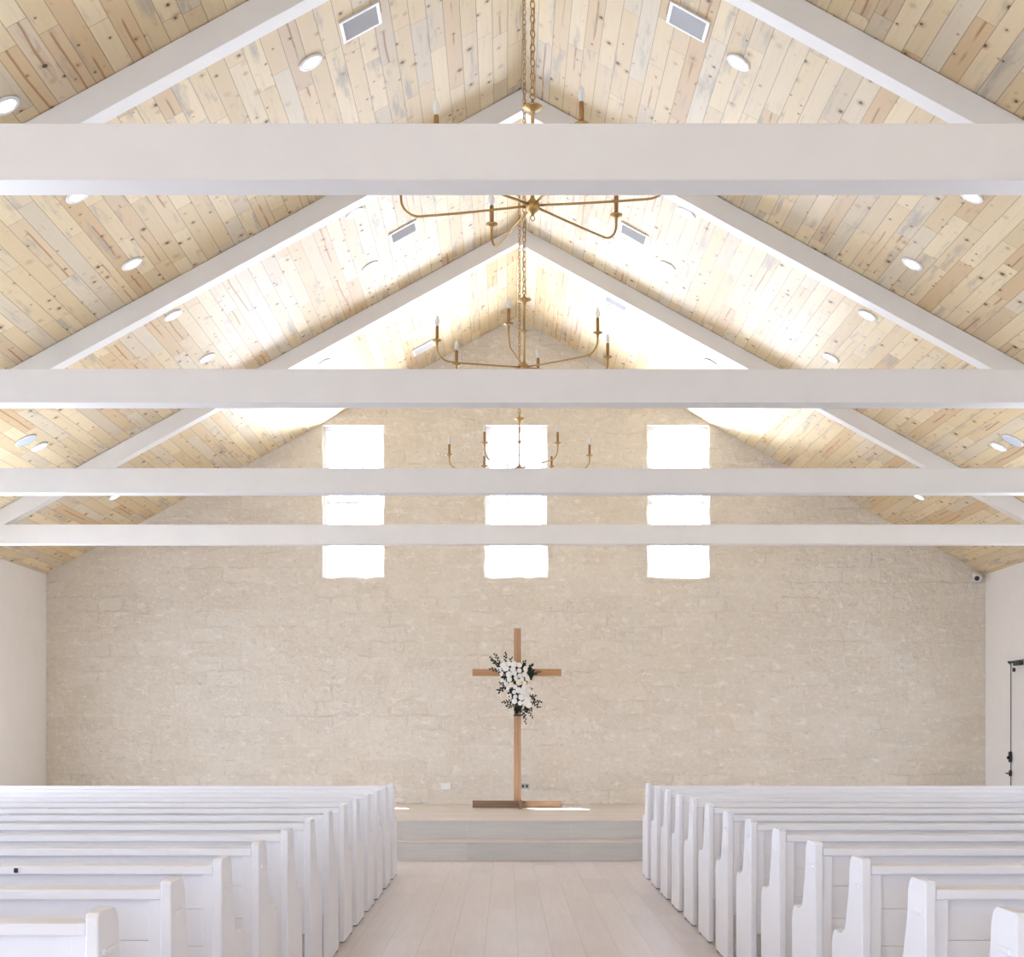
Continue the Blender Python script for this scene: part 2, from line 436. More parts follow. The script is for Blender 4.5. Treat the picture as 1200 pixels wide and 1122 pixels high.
# rear wall behind the viewer, with an added entrance opening sized for its daylight
b = bmesh.new()
box(b, -HW, -1.6, YB - .3, YB, 0, EAVE); box(b, 1.6, HW, YB - .3, YB, 0, EAVE); box(b, -1.6, 1.6, YB - .3, YB, 2.5, EAVE)
prism(b, [(-HW - .3, EAVE), (HW + .3, EAVE), (HW + .3, ceil_z(HW + .3) + .25), (0, RIDGE + .2), (-HW - .3, ceil_z(HW + .3) + .25)], YB - .3, YB, 'y')
tag(link('wall_rear', b, M['wall']), kind='structure')

# the two ceiling slopes: local x runs down the slope, local y along the hall
LEN = (HW + .9) / math.cos(ANG)
for side, nm in ((-1, 'ceiling_left'), (1, 'ceiling_right')):
    b = bmesh.new()
    if side > 0: box(b, 0, LEN, YB - .3, YF + .6, 0, .2)
    else: box(b, -LEN, 0, YB - .3, YF + .6, 0, .2)
    o = tag(link(nm, b, M['ceil']), kind='structure')
    o.location = (0, 0, RIDGE); o.rotation_euler = (0, ANG * side, 0)
b = bmesh.new(); box(b, -.3, .3, YB - .3, YF + .6, RIDGE + .12, RIDGE + .32)
tag(link('roof_ridge', b, M['trim']), kind='structure')

# ------------------------------------------------------------------ end wall windows
def window(i, x0, x1):
    w = empty('window_%d' % i, ((x0 + x1) / 2, YF + .15, WZ0), 0, None, None, None, 'structure')
    w['label'] = ['tall white gridded window at the left of the stone wall', 'tall white gridded window in the middle above the cross', 'tall white gridded window at the right of the stone wall'][i - 1]
    hw, H = (x1 - x0) / 2 + .02, WZ1 - WZ0
    b = bmesh.new(); t = .065
    box(b, -hw, -hw + t, -.03, .07, -.04, H + .02); box(b, hw - t, hw, -.03, .07, -.04, H + .02)
    box(b, -hw + t, hw - t, -.03, .07, H - t + .02, H + .02); box(b, -hw + t, hw - t, -.03, .07, -.04, t - .03)
    link('window_frame', b, M['vinyl'], w)
    mid = H / 2
    for z0, z1, yy in ((t - .03, mid + .02, .03), (mid - .02, H - t + .02, .0)):
        s = .035; a, c = -hw + t, hw - t
        b = bmesh.new()
        box(b, a, a + s, yy - .015, yy + .015, z0, z1); box(b, c - s, c, yy - .015, yy + .015, z0, z1)
        box(b, a + s, c - s, yy - .015, yy + .015, z0, z0 + s); box(b, a + s, c - s, yy - .015, yy + .015, z1 - s, z1)
        sash = link('window_sash', b, M['vinyl'], w)
        b = bmesh.new(); mt = .008
        for kx in (1, 2):
            x = a + s + (c - a - 2 * s) * kx / 3; box(b, x - mt, x + mt, yy - .006, yy + .006, z0 + s, z1 - s)
        for kz in (1, 2):
            z = z0 + s + (z1 - z0 - 2 * s) * kz / 3
            for kx in range(3):
                xa = a + s + (c - a - 2 * s) * kx / 3 + (mt if kx else 0); xb = a + s + (c - a - 2 * s) * (kx + 1) / 3 - (mt if kx < 2 else 0)
                box(b, xa, xb, yy - .006, yy + .006, z - mt, z + mt)
        link('muntin_grid', b, M['vinyl'], sash)
        b = bmesh.new(); box(b, a + s, c - s, yy - .012, yy - .009, z0 + s, z1 - s)
        link('pane', b, M['glass'], sash)
for i, (a, c) in enumerate(WX): window(i + 1, a, c)

def added_side_window(n, x, h):  # out of view, put in to let daylight into the hall
    w = empty('window_%d' % n, (x, (h[0] + h[1]) / 2, h[2]), 0, None, None, None, 'structure')
    L2, H = (h[1] - h[0]) / 2, h[3] - h[2]
    b = bmesh.new(); t = .06
    box(b, -.05, .05, -L2, -L2 + t, 0, H); box(b, -.05, .05, L2 - t, L2, 0, H)
    box(b, -.05, .05, -L2 + t, L2 - t, 0, t); box(b, -.05, .05, -L2 + t, L2 - t, H - t, H)
    box(b, -.03, .03, -.02, .02, t, H - t)
    for kz in (1, 2): 
        z = t + (H - 2 * t) * kz / 3
        box(b, -.03, .03, -L2 + t, -.02, z - .012, z + .012); box(b, -.03, .03, .02, L2 - t, z - .012, z + .012)
    link('window_frame', b, M['vinyl'], w)
n = 4
for h in LWIN: added_side_window(n, -HW - .2, h); n += 1
for h in RWIN: added_side_window(n, HW + .2, h); n += 1

# ------------------------------------------------------------------ door in the right wall, standing on the stage
dr = empty('door_1', (HW - .001, 19.10, STAGE_Z), 0, None, None, None, 'structure')
dr['label'] = 'white door with black hardware in the right wall beside the stage'
b = bmesh.new()
H = 1.985
box(b, -.022, 0, .52, .64, 0, H + .12, .003); box(b, -.022, 0, -.66, -.54, 0, H + .12, .003); box(b, -.022, 0, -.54, .52, H, H + .12, .003)
link('door_casing', b, M['trim'], dr)
b = bmesh.new(); box(b, -.012, 0, -.54, .50, .008, H - .006, .002)
box(b, -.016, -.012, -.42, .38, 1.05, 1.80, .004); box(b, -.016, -.012, -.42, .38, .18, .90, .004)
leaf = link('door_leaf', b, M['trim'], dr)
b = bmesh.new(); box(b, -.018, -.004, .503, .517, 0, H - .002); box(b, -.018, -.004, -.54, .503, H - .014, H - .003)
link('weather_strip', b, M['black'], dr)
b = bmesh.new(); box(b, -.05, -.018, .455, .515, .62, .76, .004); box(b, -.075, -.05, .47, .50, .66, .70, .004)
link('latch_case', b, M['black'], dr)
b = bmesh.new(); box(b, -.045, -.018, .46, .51, .43, .51, .003); tube(b, [(-.045, .485, .47), (-.085, .485, .47), (-.085, .38, .47)], .011, 8)
link('lever_handle', b, M['black'], dr)
b = bmesh.new(); tube(b, [(-.03, .50, H - .035), (-.10, .36, H - .02), (-.06, .18, H - .03)], .013, 8)
box(b, -.075, -.014, .02, .26, H - .075, H - .02, .006); lathe(b, [(0, -.012), (.028, -.012), (.028, .012), (0, .012)], (-.075, .22, H - .13), 14, 'x')
link('door_closer', b, M['black'], dr)

# ------------------------------------------------------------------ roof trusses
TIE0, TIE1, TW, RD = 3.655, 3.882, .17, .205
def truss(y, label):
    t = empty('roof_truss', (0, y, TIE0), 0, label, 'roof truss', 'white roof trusses across the hall', 'thing')
    b = bmesh.new()
    box(b, -6.30, 6.30, 0, TW, 0, TIE1 - TIE0, .004)
    link('tie_beam', b, M['beam'], t)
    for s in (-1, 1):
        b = bmesh.new(); g = .006; X = 6.66
        p = [(0, RIDGE - g), (s * X, ceil_z(X) - g), (s * X, ceil_z(X) - g - RD), (0, RIDGE - g - RD)]
        p = [(x, z - TIE0) for x, z in p]
        if s < 0: p = p[::-1]
        prism(b, p, .004, TW - .004, 'y', .004)
        link('rafter', b, M['beam'], t)
truss(5.80, 'white roof truss nearest the viewer, its tie beam highest and widest in view')
truss(9.71, 'second white roof truss, behind the large nearest beam')
truss(13.34, 'third white roof truss, its tie beam crossing the upper half of the windows')
truss(16.93, 'white roof truss closest to the stone wall, its tie beam lowest in view')

# ------------------------------------------------------------------ ceiling fixtures
def on_ceiling(o, x, y, gap=.0015):
    s = 1 if x > 0 else -1
    o.location = (x - s * gap * math.sin(ANG), y, ceil_z(x) - gap); o.rotation_euler = (0, ANG * s, 0)
def make_downlight():
    t = empty('recessed_downlight')
    b = bmesh.new(); lathe(b, [(.066, -.004), (.072, -.012), (.096, -.008), (.100, -.0005), (.066, -.0005), (.066, -.004)][:5], n=28)
    bmesh.ops.delete(b, geom=[f for f in b.faces if len(f.verts) > 4], context='FACES')
    link('trim_ring', b, M['trim'], t, True)
    b = bmesh.new(); lathe(b, [(0, -.006), (.070, -.006), (.070, -.002), (0, -.002)], n=28); link('lens', b, M['lamp'], t)
    return t
proto = make_downlight(); used = [0]
def downlight(x, y, label):
    o = proto if not used[0] else copy_tree(proto)
    used[0] = 1
    tag(o, label, 'ceiling light', 'recessed downlights in the pine ceiling'); on_ceiling(o, x, y)
sd = {-1: 'left', 1: 'right'}
for s in (-1, 1):
    n_ = sd[s]
    downlight(s * 3.39, 9.42, 'round downlight beside the big front rafter, mid height on the %s slope' % n_)
    for y, w in ((11.0, 'first'), (12.6, 'second'), (14.15, 'third'), (15.75, 'fourth')):
        downlight(s * 3.39, y, 'round downlight, %s behind the second truss, middle row of the %s slope' % (w, n_))
    downlight(s * 1.61, 10.92, 'round downlight beside the front vent, high on the %s slope' % n_)
    downlight(s * 1.61, 14.08, 'round downlight just behind the third truss, high on the %s slope' % n_)
    downlight(s * 1.61, 15.68, 'round downlight beyond the second vent, high on the %s slope' % n_)
    downlight(s * 5.18, 15.67, 'round downlight beside the round ceiling speaker, low on the %s slope' % n_)
    downlight(s * 5.22, 18.83, 'round downlight low on the %s slope, over the stage near the eave' % n_)
    downlight(s * 2.41, 18.06, 'round downlight in the bright bay before the stone wall, %s slope' % n_)

def make_vent():
    t = empty('ceiling_vent'); A, B, f = .165, .155, .026
    b = bmesh.new()
    box(b, -A, -A + f, -B, B, -.014, 0, .002); box(b, A - f, A, -B, B, -.014, 0, .002)
    box(b, -A + f, A - f, -B, -B + f, -.014, 0, .002); box(b, -A + f, A - f, B - f, B, -.014, 0, .002)
    link('vent_frame', b, M['trim'], t)
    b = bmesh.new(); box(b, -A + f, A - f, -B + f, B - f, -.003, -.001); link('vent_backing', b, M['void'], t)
    b = bmesh.new(); n = 12
    for i in range(n):
        y = -B + f + (2 * B - 2 * f) * (i + .5) / n
        prism(b, [(y - .008, -.004), (y + .007, -.011), (y + .009, -.009), (y - .006, -.003)], -A + f, A - f, 'x')
    link('louvers', b, M['louver'], t)
    return t
v0 = make_vent()
for i, (x, y, lab) in enumerate(((-1.22, 10.74, 'white ceiling vent at the top edge of the view, left slope'), (1.21, 10.74, 'white ceiling vent at the top edge of the view, right slope'),
        (-1.22, 15.23, 'white ceiling vent beyond the third truss, left slope'), (1.21, 15.3, 'white ceiling vent beyond the third truss, right slope'),
        (-1.26, 19.7, 'white ceiling vent in the bright bay near the stone wall, left slope'), (1.21, 17.72, 'white ceiling vent half hidden behind the last rafter, right slope'))):
    o = v0 if i == 0 else copy_tree(v0)
    tag(o, lab, 'ceiling vent', 'white ceiling vents'); on_ceiling(o, x, y)
def make_speaker():
    t = empty('ceiling_speaker')
    b = bmesh.new(); lathe(b, [(.108, -.012), (.118, -.009), (.122, -.0005), (.108, -.0005)], n=32)
    bmesh.ops.delete(b, geom=[f for f in b.faces if len(f.verts) > 4], context='FACES')
    link('speaker_rim', b, M['trim'], t, True)
    b = bmesh.new(); lathe(b, [(0, -.011), (.06, -.0105), (.110, -.009), (.110, -.002), (0, -.002)], n=32); link('speaker_grille', b, M['grille'], t)
    return t
s0 = make_speaker()
for i, s in enumerate((-1, 1)):
    o = s0 if i == 0 else copy_tree(s0)
    tag(o, 'round blue grey ceiling speaker low on the %s slope' % sd[s], 'ceiling speaker', 'round ceiling speakers'); on_ceiling(o, s * 5.2, 15.28)

# ------------------------------------------------------------------ chandeliers
def chandelier(y, zh, R, rot, label):
    t = empty('chandelier', (0, y, zh), 0, label, 'chandelier', 'brass six arm chandeliers along the ridge')
    b = bmesh.new()
    lathe(b, [(0, -.055), (.010, -.050), (.012, -.040), (.034, -.026), (.040, -.006), (.038, .012), (.024, .022), (.014, .036), (.009, .05), (0, .05)], n=18)
    torus(b, (0, 0, -.066), .013, .003, Matrix.Rotation(.5, 3, 'Z'), 12, 6)
    link('hub', b, M['brass'], t, True)
    b = bmesh.new()
    lathe(b, [(.009, .045), (.009, .255), (.013, .262), (.022, .272), (.022, .284), (.013, .294), (.009, .300), (.009, .478), (.014, .486), (.016, .500), (.052, .514), (.054, .522), (.030, .530), (.010, .540), (.006, .560), (0, .560)], n=16)
    torus(b, (0, 0, .575), .014, .0035, Matrix.Rotation(.3, 3, 'Z'), 12, 6)
    link('stem', b, M['brass'], t, True)
    # chain up to the ridge
    top = RIDGE - .085 - zh
    b = bmesh.new(); z = .602; i = 0
    while z < top:
        torus(b, (0, 0, z), .0135, .0036, Matrix.Rotation((i % 2) * PI / 2 + .5, 3, 'Z'), 10, 5, 1.75)
        z += .038; i += 1
    link('chain', b, M['brass'], t, True)
    b = bmesh.new(); tube(b, [(.010 * math.cos(k * .55), .010 * math.sin(k * .55), .56 + (top - .56) * k / 60) for k in range(61)], .0028, 5)
    link('cord', b, M['brass'], t, True)
    b = bmesh.new(); lathe(b, [(0, top - .02), (.012, top - .015), (.05, top + .018), (.052, top + .03), (0, top + .03)], n=20); link('ceiling_canopy', b, M['brass'], t, True)
    for k in range(6):
        a = rot + k * PI / 3; ca, sa = math.cos(a), math.sin(a)
        pts = [(.02, 0)] + [(.02 + (R - .13) * q, -.012 * math.sin(q * PI / 2)) for q in (.25, .5, .75, 1.0)]
        x0 = pts[-1][0]; rx = R - x0; z0 = pts[-1][1]; rz = .10
        pts += [(x0 + rx * math.sin(q), z0 + rz * (1 - math.cos(q))) for q in [PI / 2 * j / 7 for j in range(1, 8)]] + [(R, .128)]
        b = bmesh.new(); tube(b, [(p * ca, p * sa, h) for p, h in pts], .0066, 8)
        arm = link('arm', b, M['brass'], t, True)
        ex, ey = R * ca, R * sa
        b = bmesh.new(); lathe(b, [(.009, .108), (.010, .122), (.014, .130), (.033, .136), (.036, .143), (.034, .146), (.012, .144), (0, .144)], (ex, ey, 0), 16)
        link('drip_pan', b, M['brass'], arm, True)
        b = bmesh.new(); lathe(b, [(.0125, .143), (.0125, .245), (.010, .250), (0, .250)], (ex, ey, 0), 12); link('candle_sleeve', b, M['sleeve'], arm, True)
        b = bmesh.new(); lathe(b, [(.007, .249), (.014, .262), (.0175, .278), (.016, .296), (.009, .316), (.003, .330), (0, .333)], (ex, ey, 0), 12)
        link('bulb', b, M['bulb'], arm, True)
    return t
chandelier(7.65, 1.44 + 2.785, .72, math.radians(48), 'brass candle chandelier nearest the viewer, partly hidden by the biggest tie beam')
chandelier(11.15, 1.44 + 2.816, .70, math.radians(20), 'middle brass candle chandelier hanging just above the second tie beam')
chandelier(15.10, 1.44 + 2.76, .73, math.radians(1), 'brass candle chandelier farthest away, in front of the middle window')

# ------------------------------------------------------------------ pews
ROWS = [3.95 + .858 * i for i in range(13)]
PL = 4.62
PH = .95
def pew_profile():
    p = [(0, .010), (0, PH - .012), (.010, PH)]
    p += [(.155, PH)]
    for q in range(1, 6):
        a = PI / 2 - PI / 2 * q / 5; p.append((.155 + .05 * math.cos(a), PH - .05 + .05 * math.sin(a)))
    p += [(.212, .84), (.226, .78), (.246, .72), (.272, .675)]
    for q in range(1, 6):                       # hollow curve down to the elbow
        a = PI + PI / 2 * q / 5; p.append((.40 + .115 * math.cos(a) - .01, .655 + .045 * math.sin(a)))
    p += [(.425, .612)]
    for q in range(0, 7):                       # round nose
        a = PI / 2 - PI / 2 * q / 6; p.append((.455 + .07 * math.cos(a), .545 + .07 * math.sin(a)))
    p += [(.522, .30), (.525, .010)]
    return p
PROF = pew_profile()
def make_pew(s):
    """aisle end at local x = 0; the pew runs towards s * PL"""
    t = empty('church_pew')
    X = lambda a, b: (min(s * a, s * b), max(s * a, s * b))
    T = .036
    for a in (0.0, PL - T):
        b = bmesh.new(); x0, x1 = X(a, a + T); prism(b, PROF, x0, x1, 'x', .005)
        e = link('end_panel', b, M['pew'], t)
        b = bmesh.new(); x0, x1 = X(a + .004, a + T - .004); box(b, x0, x1, .03, .10, .0005, .0105); box(b, x0, x1, .42, .50, .0005, .0105)
        link('glide', b, M['dark'], e)
        if a == 0.0:
            b = bmesh.new(); x0, x1 = X(-.007, .002); box(b, x0, x1, .045, .150, PH - .122, PH - .104, .003)
            link('highlight_bead', b, M['pew'], e)  # raised bead added to draw a bright highlight on the aisle face
    # shiplap back boards
    b = bmesh.new(); z = .315; z1 = .888; hs = [.145, .145, .145, .1375]
    for h in hs:
        x0, x1 = X(T, PL - T); box(b, x0, x1, .036, .056, z, z + h - .0012, .0012); z += h
    x0, x1 = X(T, PL - T); box(b, x0, x1, .050, .062, .315, z1)
    link('backrest', b, M['pew'], t)
    b = bmesh.new(); x0, x1 = X(T + .001, PL - T - .001); box(b, x0, x1, .004, .130, .888, .922, .004); link('top_rail', b, M['pew'], t)
    for a in (T + .001, PL / 2, PL - T - .043):
        b = bmesh.new(); x0, x1 = X(a, a + .042); box(b, x0, x1, .014, .036, .30, .888, .002); link('stile', b, M['pew'], t)
    b = bmesh.new(); x0, x1 = X(T + .001, PL - T - .001)
    prism(b, [(.062, .425), (.062, .450), (.30, .440), (.46, .448), (.485, .440), (.49, .425), (.47, .415), (.30, .412)], x0, x1, 'x', .002); link('seat', b, M['pew'], t)
    b = bmesh.new(); box(b, x0, x1, .40, .42, .335, .414, .002); link('seat_apron', b, M['pew'], t)
    for a in (PL / 3, 2 * PL / 3):
        b = bmesh.new(); x0, x1 = X(a, a + .036); prism(b, [(.07, .0005), (.07, .42), (.40, .412), (.40, .33), (.36, .0005)], x0, x1, 'x', .003); link('middle_support', b, M['pew'], t)
    return t
ORD = ['nearest', 'second', 'third', 'fourth', 'fifth', 'sixth', 'middle, seventh', 'eighth', 'ninth', 'tenth', 'eleventh', 'twelfth', 'last']
for s, nm in ((-1, 'left'), (1, 'right')):
    p0 = make_pew(s)
    for i, y in enumerate(ROWS):
        o = p0 if i == 0 else copy_tree(p0)
        o.location = (s * 1.25, y, 0)
        if i == 0: l = 'white wooden pew nearest the viewer, %s of the aisle' % nm
        elif i == 12: l = 'white wooden pew of the front row, closest to the stage, %s of the aisle' % nm
        elif i > 6: l = 'white wooden pew in the %s row from the stage, %s of the aisle' % ({12: '', 11: 'second', 10: 'third', 9: 'fourth', 8: 'fifth', 7: 'sixth'}[i], nm)
        else: l = 'white wooden pew in the %s visible row from the viewer, %s of the aisle' % (['', 'second', 'third', 'fourth', 'fifth', 'sixth', 'seventh'][i], nm)
        tag(o, l, 'pew', 'white pews %s of the aisle' % nm)
# small black tag on the third pew at the left
b = bmesh.new(); box(b, -.008, .008, -.004, .0, -.009, .009, .001)
k_ = link('black_tag', b, M['black'])
k_.location = (-2.055, ROWS[2] + .0035, .9045)
tag(k_, 'tiny black square tag on the back rail of a left pew', 'tag')

# ------------------------------------------------------------------ wooden cross on the stage
cr = empty('wooden_cross', (.015, 19.62, STAGE_Z), 0, 'tall plain wooden cross standing on the stage before the stone wall', 'cross')
b = bmesh.new(); box(b, -.047, .047, .05, .14, .002, 2.435, .004); link('post', b, M['post'], cr)
b = bmesh.new(); box(b, -.608, .592, .004, .05, 1.785, 1.88, .004); link('crossbar', b, M['bar'], cr)
b = bmesh.new(); box(b, -.608, .018, 0, .048, .002, .098, .004); box(b, .062, .600, .004, .048, .002, .094, .004); link('base_board', b, M['foot'], cr)
b = bmesh.new(); box(b, .0185, .0615, -.30, .049, .002, .092, .004); box(b, .0185, .0615, .141, .42, .002, .092, .004); link('foot_board', b, M['footy'], cr)

# flowers tied to the cross
fl = empty('flower_arrangement', (.015, 19.60, STAGE_Z + 1.30), 0, 'diagonal spray of white roses and dark greenery tied to the wooden cross', 'flowers')
FO = Vector(fl.location)
def fpos(cx, cy, y):
    px, py = 560 + cx / 11.81, 755 + cy / 11.81; d = 19.5
    return Vector(((px - 593) * d / 1700 - .14, y, 1.44 + (860 - py) * d / 1700)) - FO
def rose_mesh(seed, mat, R=.040):
    """a full open bloom facing -y: a domed head of overlapping whorls with a fringe of outer petals"""
    q = random.Random(seed); b = bmesh.new(); nu, nv = 40, 12; g = []
    ph = [q.uniform(0, 6.28) for _ in range(4)]
    for v in range(nv + 1):
        t = v / nv                               # 0 centre, 1 rim
        whorl = min(3, int(t * 4)); w = t * 4 - whorl
        row = []
        for u in range(nu):
            a = 2 * PI * u / nu
            k_ = (3, 4, 5, 6)[whorl]
            lobe = abs(math.cos(k_ * .5 * a + ph[whorl]))
            r = R * (.04 + .96 * t) * (1 + .10 * (lobe - .5) * (.4 + t))
            h = R * (.62 * math.sqrt(max(0, 1 - (t * .93) ** 2)) + .085 * (w - .5) + .05 * lobe)
            row.append(b.verts.new((r * math.cos(a), -h, r * math.sin(a))))
        g.append(row)
    g.append([b.verts.new((R * .55 * math.cos(2 * PI * u / nu), R * .25, R * .55 * math.sin(2 * PI * u / nu))) for u in range(nu)])
    for r0, r1 in zip(g, g[1:]):
        for u in range(nu): b.faces.new((r0[u], r0[(u + 1) % nu], r1[(u + 1) % nu], r1[u]))
    b.faces.new(g[0]); b.faces.new(g[-1])
    return b
protos = [link('rose', rose_mesh(i, M['petal']), M['cream'] if i == 3 else M['petal'], fl, True) for i in range(4)]
spots = []
q = random.Random(21)
tries = 0
while len(spots) < 56 and tries < 40000:
    tries += 1
    t_ = q.random(); cx0 = 470 + 165 * t_; hwid = 205 - 60 * t_
    if t_ < .12: hwid *= .75
    u = q.uniform(-1, 1); x = cx0 + u * hwid; y_ = 275 + 570 * t_
    if all((x - a) ** 2 + (y_ - c) ** 2 > 61 ** 2 for a, c, _ in spots): spots.append((x, y_, u))
for i, (x, y_, u) in enumerate(spots):
    k_ = 3 if 560 < x < 690 and 500 < y_ < 600 else i % 3
    o = protos[i] if i < 4 else protos[k_].copy()
    if i >= 4: C.objects.link(o); o.parent = fl
    o.location = fpos(x, y_, 19.565 - .075 * (1 - u * u))
    o.rotation_euler = (q.uniform(-.35, .35) - .25, q.uniform(0, 6), u * .55 + q.uniform(-.15, .15))
    o.scale = (q.uniform(.70, 1.22),) * 3
def leaf_into(b, p, d, nrm, L, W):
    d = d.normalized(); s = d.cross(nrm).normalized(); nn = s.cross(d)
    rows = []
    for f, w in ((0, .12), (.3, .85), (.55, 1), (.8, .62), (1, .06)):
        c = p + d * (L * f) - nn * (.18 * L * f * f)
        rows.append([b.verts.new(c - s * W * w + nn * W * .25 * w), b.verts.new(c), b.verts.new(c + s * W * w + nn * W * .25 * w)])
    for r0, r1 in zip(rows, rows[1:]):
        for j in range(2): b.faces.new((r0[j], r0[j + 1], r1[j + 1], r1[j]))
def sprig(cx, cy, dx, dy, L, n_, mat, ls=.036, ws=.012, seed=0):
    r_ = random.Random(seed); b = bmesh.new()
    p0 = fpos(cx, cy, 19.545); d = Vector((dx, -.12, -dy)).normalized()
    curve = Vector((r_.uniform(-.2, .2), -.2, r_.uniform(-.2, .1)))
    pts = [p0 + d * (L * q_ / 6) + curve * (L * (q_ / 6) ** 2) * .4 for q_ in range(7)]
    tube(b, pts, .0022, 5)
    for i in range(n_):
        f = (i + .6) / n_; k0 = min(5, int(f * 6)); p = pts[k0].lerp(pts[k0 + 1], f * 6 - k0)
        sd_ = 1 if i % 2 else -1
        side = Vector((d.z, 0, -d.x)) * sd_
        ld = d * .7 + side * r_.uniform(.5, 1.0) + Vector((0, r_.uniform(-.5, .1), 0))
        if i == n_ - 1: ld = d
        leaf_into(b, p, ld, Vector((r_.uniform(-.5, .5), -1, r_.uniform(-.4, .4))), ls * r_.uniform(.75, 1.2), ws * r_.uniform(.8, 1.2))
    bmesh.ops.solidify(b, geom=list(b.faces), thickness=.0006)
    link('leaf_sprig', b, mat, fl)
G, G2 = M['leaf'], M['leafb']
for i, a in enumerate((
    (360, 330, -.95, -.55, .20, 9, G), (340, 320, -.55, -.95, .19, 9, G2), (380, 320, -.05, -1, .18, 9, G), (420, 320, .35, -.8, .13, 6, G2),
    (330, 380, -.9, -.25, .15, 7, G), (330, 350, -.75, -.75, .22, 9, G), (560, 330, .6, -.6, .12, 6, G2), (600, 350, .4, -.8, .08, 5, G),
    (690, 400, .5, -.8, .10, 6, G, .05, .02), (690, 430, .9, -.2, .09, 6, G, .05, .02), (680, 440, .6, -.5, .09, 5, G2, .05, .02), (700, 420, .3, .5, .06, 4, G, .045, .02),
    (400, 600, -1, .25, .12, 6, G, .04, .013), (380, 590, -.7, .7, .10, 5, G, .045, .013), (380, 560, -.8, -.3, .07, 4, G),
    (480, 790, -1, .05, .14, 7, G), (500, 800, -.8, .45, .10, 5, G), (520, 830, -.9, .6, .10, 7, G2, .03, .008),
    (720, 780, 1, .15, .16, 8, G), (720, 800, .8, .45, .14, 7, G), (700, 740, .8, -.2, .09, 5, G), (690, 830, .5, .8, .10, 6, G),
    (640, 860, .05, 1, .22, 9, G, .03, .01), (690, 870, .35, 1, .16, 8, G, .03, .01), (600, 850, .15, 1, .17, 8, G2, .03, .01), (560, 850, -.2, 1, .10, 6, G, .045, .015), (600, 840, -.5, .9, .12, 7, G),
    (530, 850, -.05, 1, .08, 6, G, .045, .018), (660, 840, .2, .8, .08, 6, G, .05, .018), (560, 830, .2, .7, .07, 5, G, .05, .018))):
    sprig(*a, seed=i)
# greenery packed between the blooms
b = bmesh.new(); q = random.Random(8)
for i in range(420):
    t_ = q.random(); x = 470 + 165 * t_ + q.uniform(-1, 1) * (190 - 55 * t_); y_ = 285 + 555 * t_
    p = fpos(x, y_, 19.575 - q.uniform(0, .03))
    a = q.uniform(0, 2 * PI)
    leaf_into(b, p, Vector((math.cos(a), -.35, math.sin(a))), Vector((q.uniform(-.4, .4), -1, q.uniform(-.4, .4))), q.uniform(.03, .055), q.uniform(.010, .018))
bmesh.ops.solidify(b, geom=list(b.faces), thickness=.0006)
tag(link('foliage', b, G, fl), kind='stuff')
b = bmesh.new()
z0 = fpos(545, 985, 0).z
for bx in ((-.053, .053, .0655, .0690), (-.053, .053, .1610, .1650), (-.053, -.0485, .0690, .1610), (.0485, .053, .0690, .1610)):
    box(b, *bx, z0 - .012, z0 + .012)
link('tie_band', b, M['dark'], fl)

# ------------------------------------------------------------------ small fittings on the stone wall
def outlet(name, x, z, mat, w, h, label, dark):
    t = empty(name, (x, YF - .004, z), 0, label, 'socket')
    b = bmesh.new(); box(b, -w / 2, w / 2, -.012, 0, -h / 2, h / 2, .003); link('cover_plate', b, mat, t)
    for sx in (-1, 1):
        b = bmesh.new(); box(b, sx * w * .24 - w * .13, sx * w * .24 + w * .13, -.015, -.0125, -h * .26, h * .26, .001)
        link('receptacle', b, dark, t)
outlet('wall_socket', -1.0, .69, M['plate'], .13, .085, 'white double socket plate low on the stone wall, left of the cross', M['trim'])
outlet('wall_socket', .13, .69, M['steel'], .115, .072, 'steel socket plate with black receptacles low on the wall behind the cross', M['black'])
sc = empty('security_camera', (6.56, YF - .035, 3.665), 0, 'white security camera in the right upper corner of the stone wall', 'security camera')
b = bmesh.new(); lathe(b, [(0, .03), (.058, .03), (.058, .005), (.045, -.006), (0, -.006)], (0, 0, .03), 20, 'y'); link('mount', b, M['cam'], sc, True)
b = bmesh.new(); bmesh.ops.create_uvsphere(b, u_segments=20, v_segments=14, radius=.066)
bmesh.ops.translate(b, vec=(-.004, -.065, -.004), verts=b.verts); ball = link('camera_ball', b, M['cam'], sc, True)
b = bmesh.new(); lathe(b, [(0, .004), (.034, .004), (.036, -.004), (.026, -.007), (0, -.009)], (0, 0, 0), 20, 'y')
ln = link('lens', b, M['black'], ball, True); ln.location = (-.030, -.118, -.026); ln.rotation_euler = (.35, 0, -.45)

# ------------------------------------------------------------------ light
W = bpy.data.worlds.new('daylight'); S.world = W; W.use_nodes = True
nt = W.node_tree; nt.nodes.clear()
wo = nt.nodes.new('ShaderNodeOutputWorld'); bg = nt.nodes.new('ShaderNodeBackground'); tc = nt.nodes.new('ShaderNodeTexCoord')
sx = nt.nodes.new('ShaderNodeSeparateXYZ'); nt.links.new(tc.outputs['Generated'], sx.inputs[0])
def ramp(sock, a, b):
    m = nt.nodes.new('ShaderNodeMapRange'); m.interpolation_type = 'SMOOTHSTEP'; m.inputs[1].default_value = a; m.inputs[2].default_value = b
    nt.links.new(sock, m.inputs[0]); return m.outputs[0]
def wmix(f, a, b):
    m = nt.nodes.new('ShaderNodeMix'); m.data_type = 'RGBA'; nt.links.new(f, m.inputs[0])
    for i, v in ((6, a), (7, b)):
        if isinstance(v, tuple): m.inputs[i].default_value = (*v, 1)
        else: nt.links.new(v, m.inputs[i])
    return m.outputs[2]
SKY = (4.9, 5.75, 7.5); GRD_SUN = (44.0, 47.0, 52.0); GRD = (2.9, 3.45, 4.5)
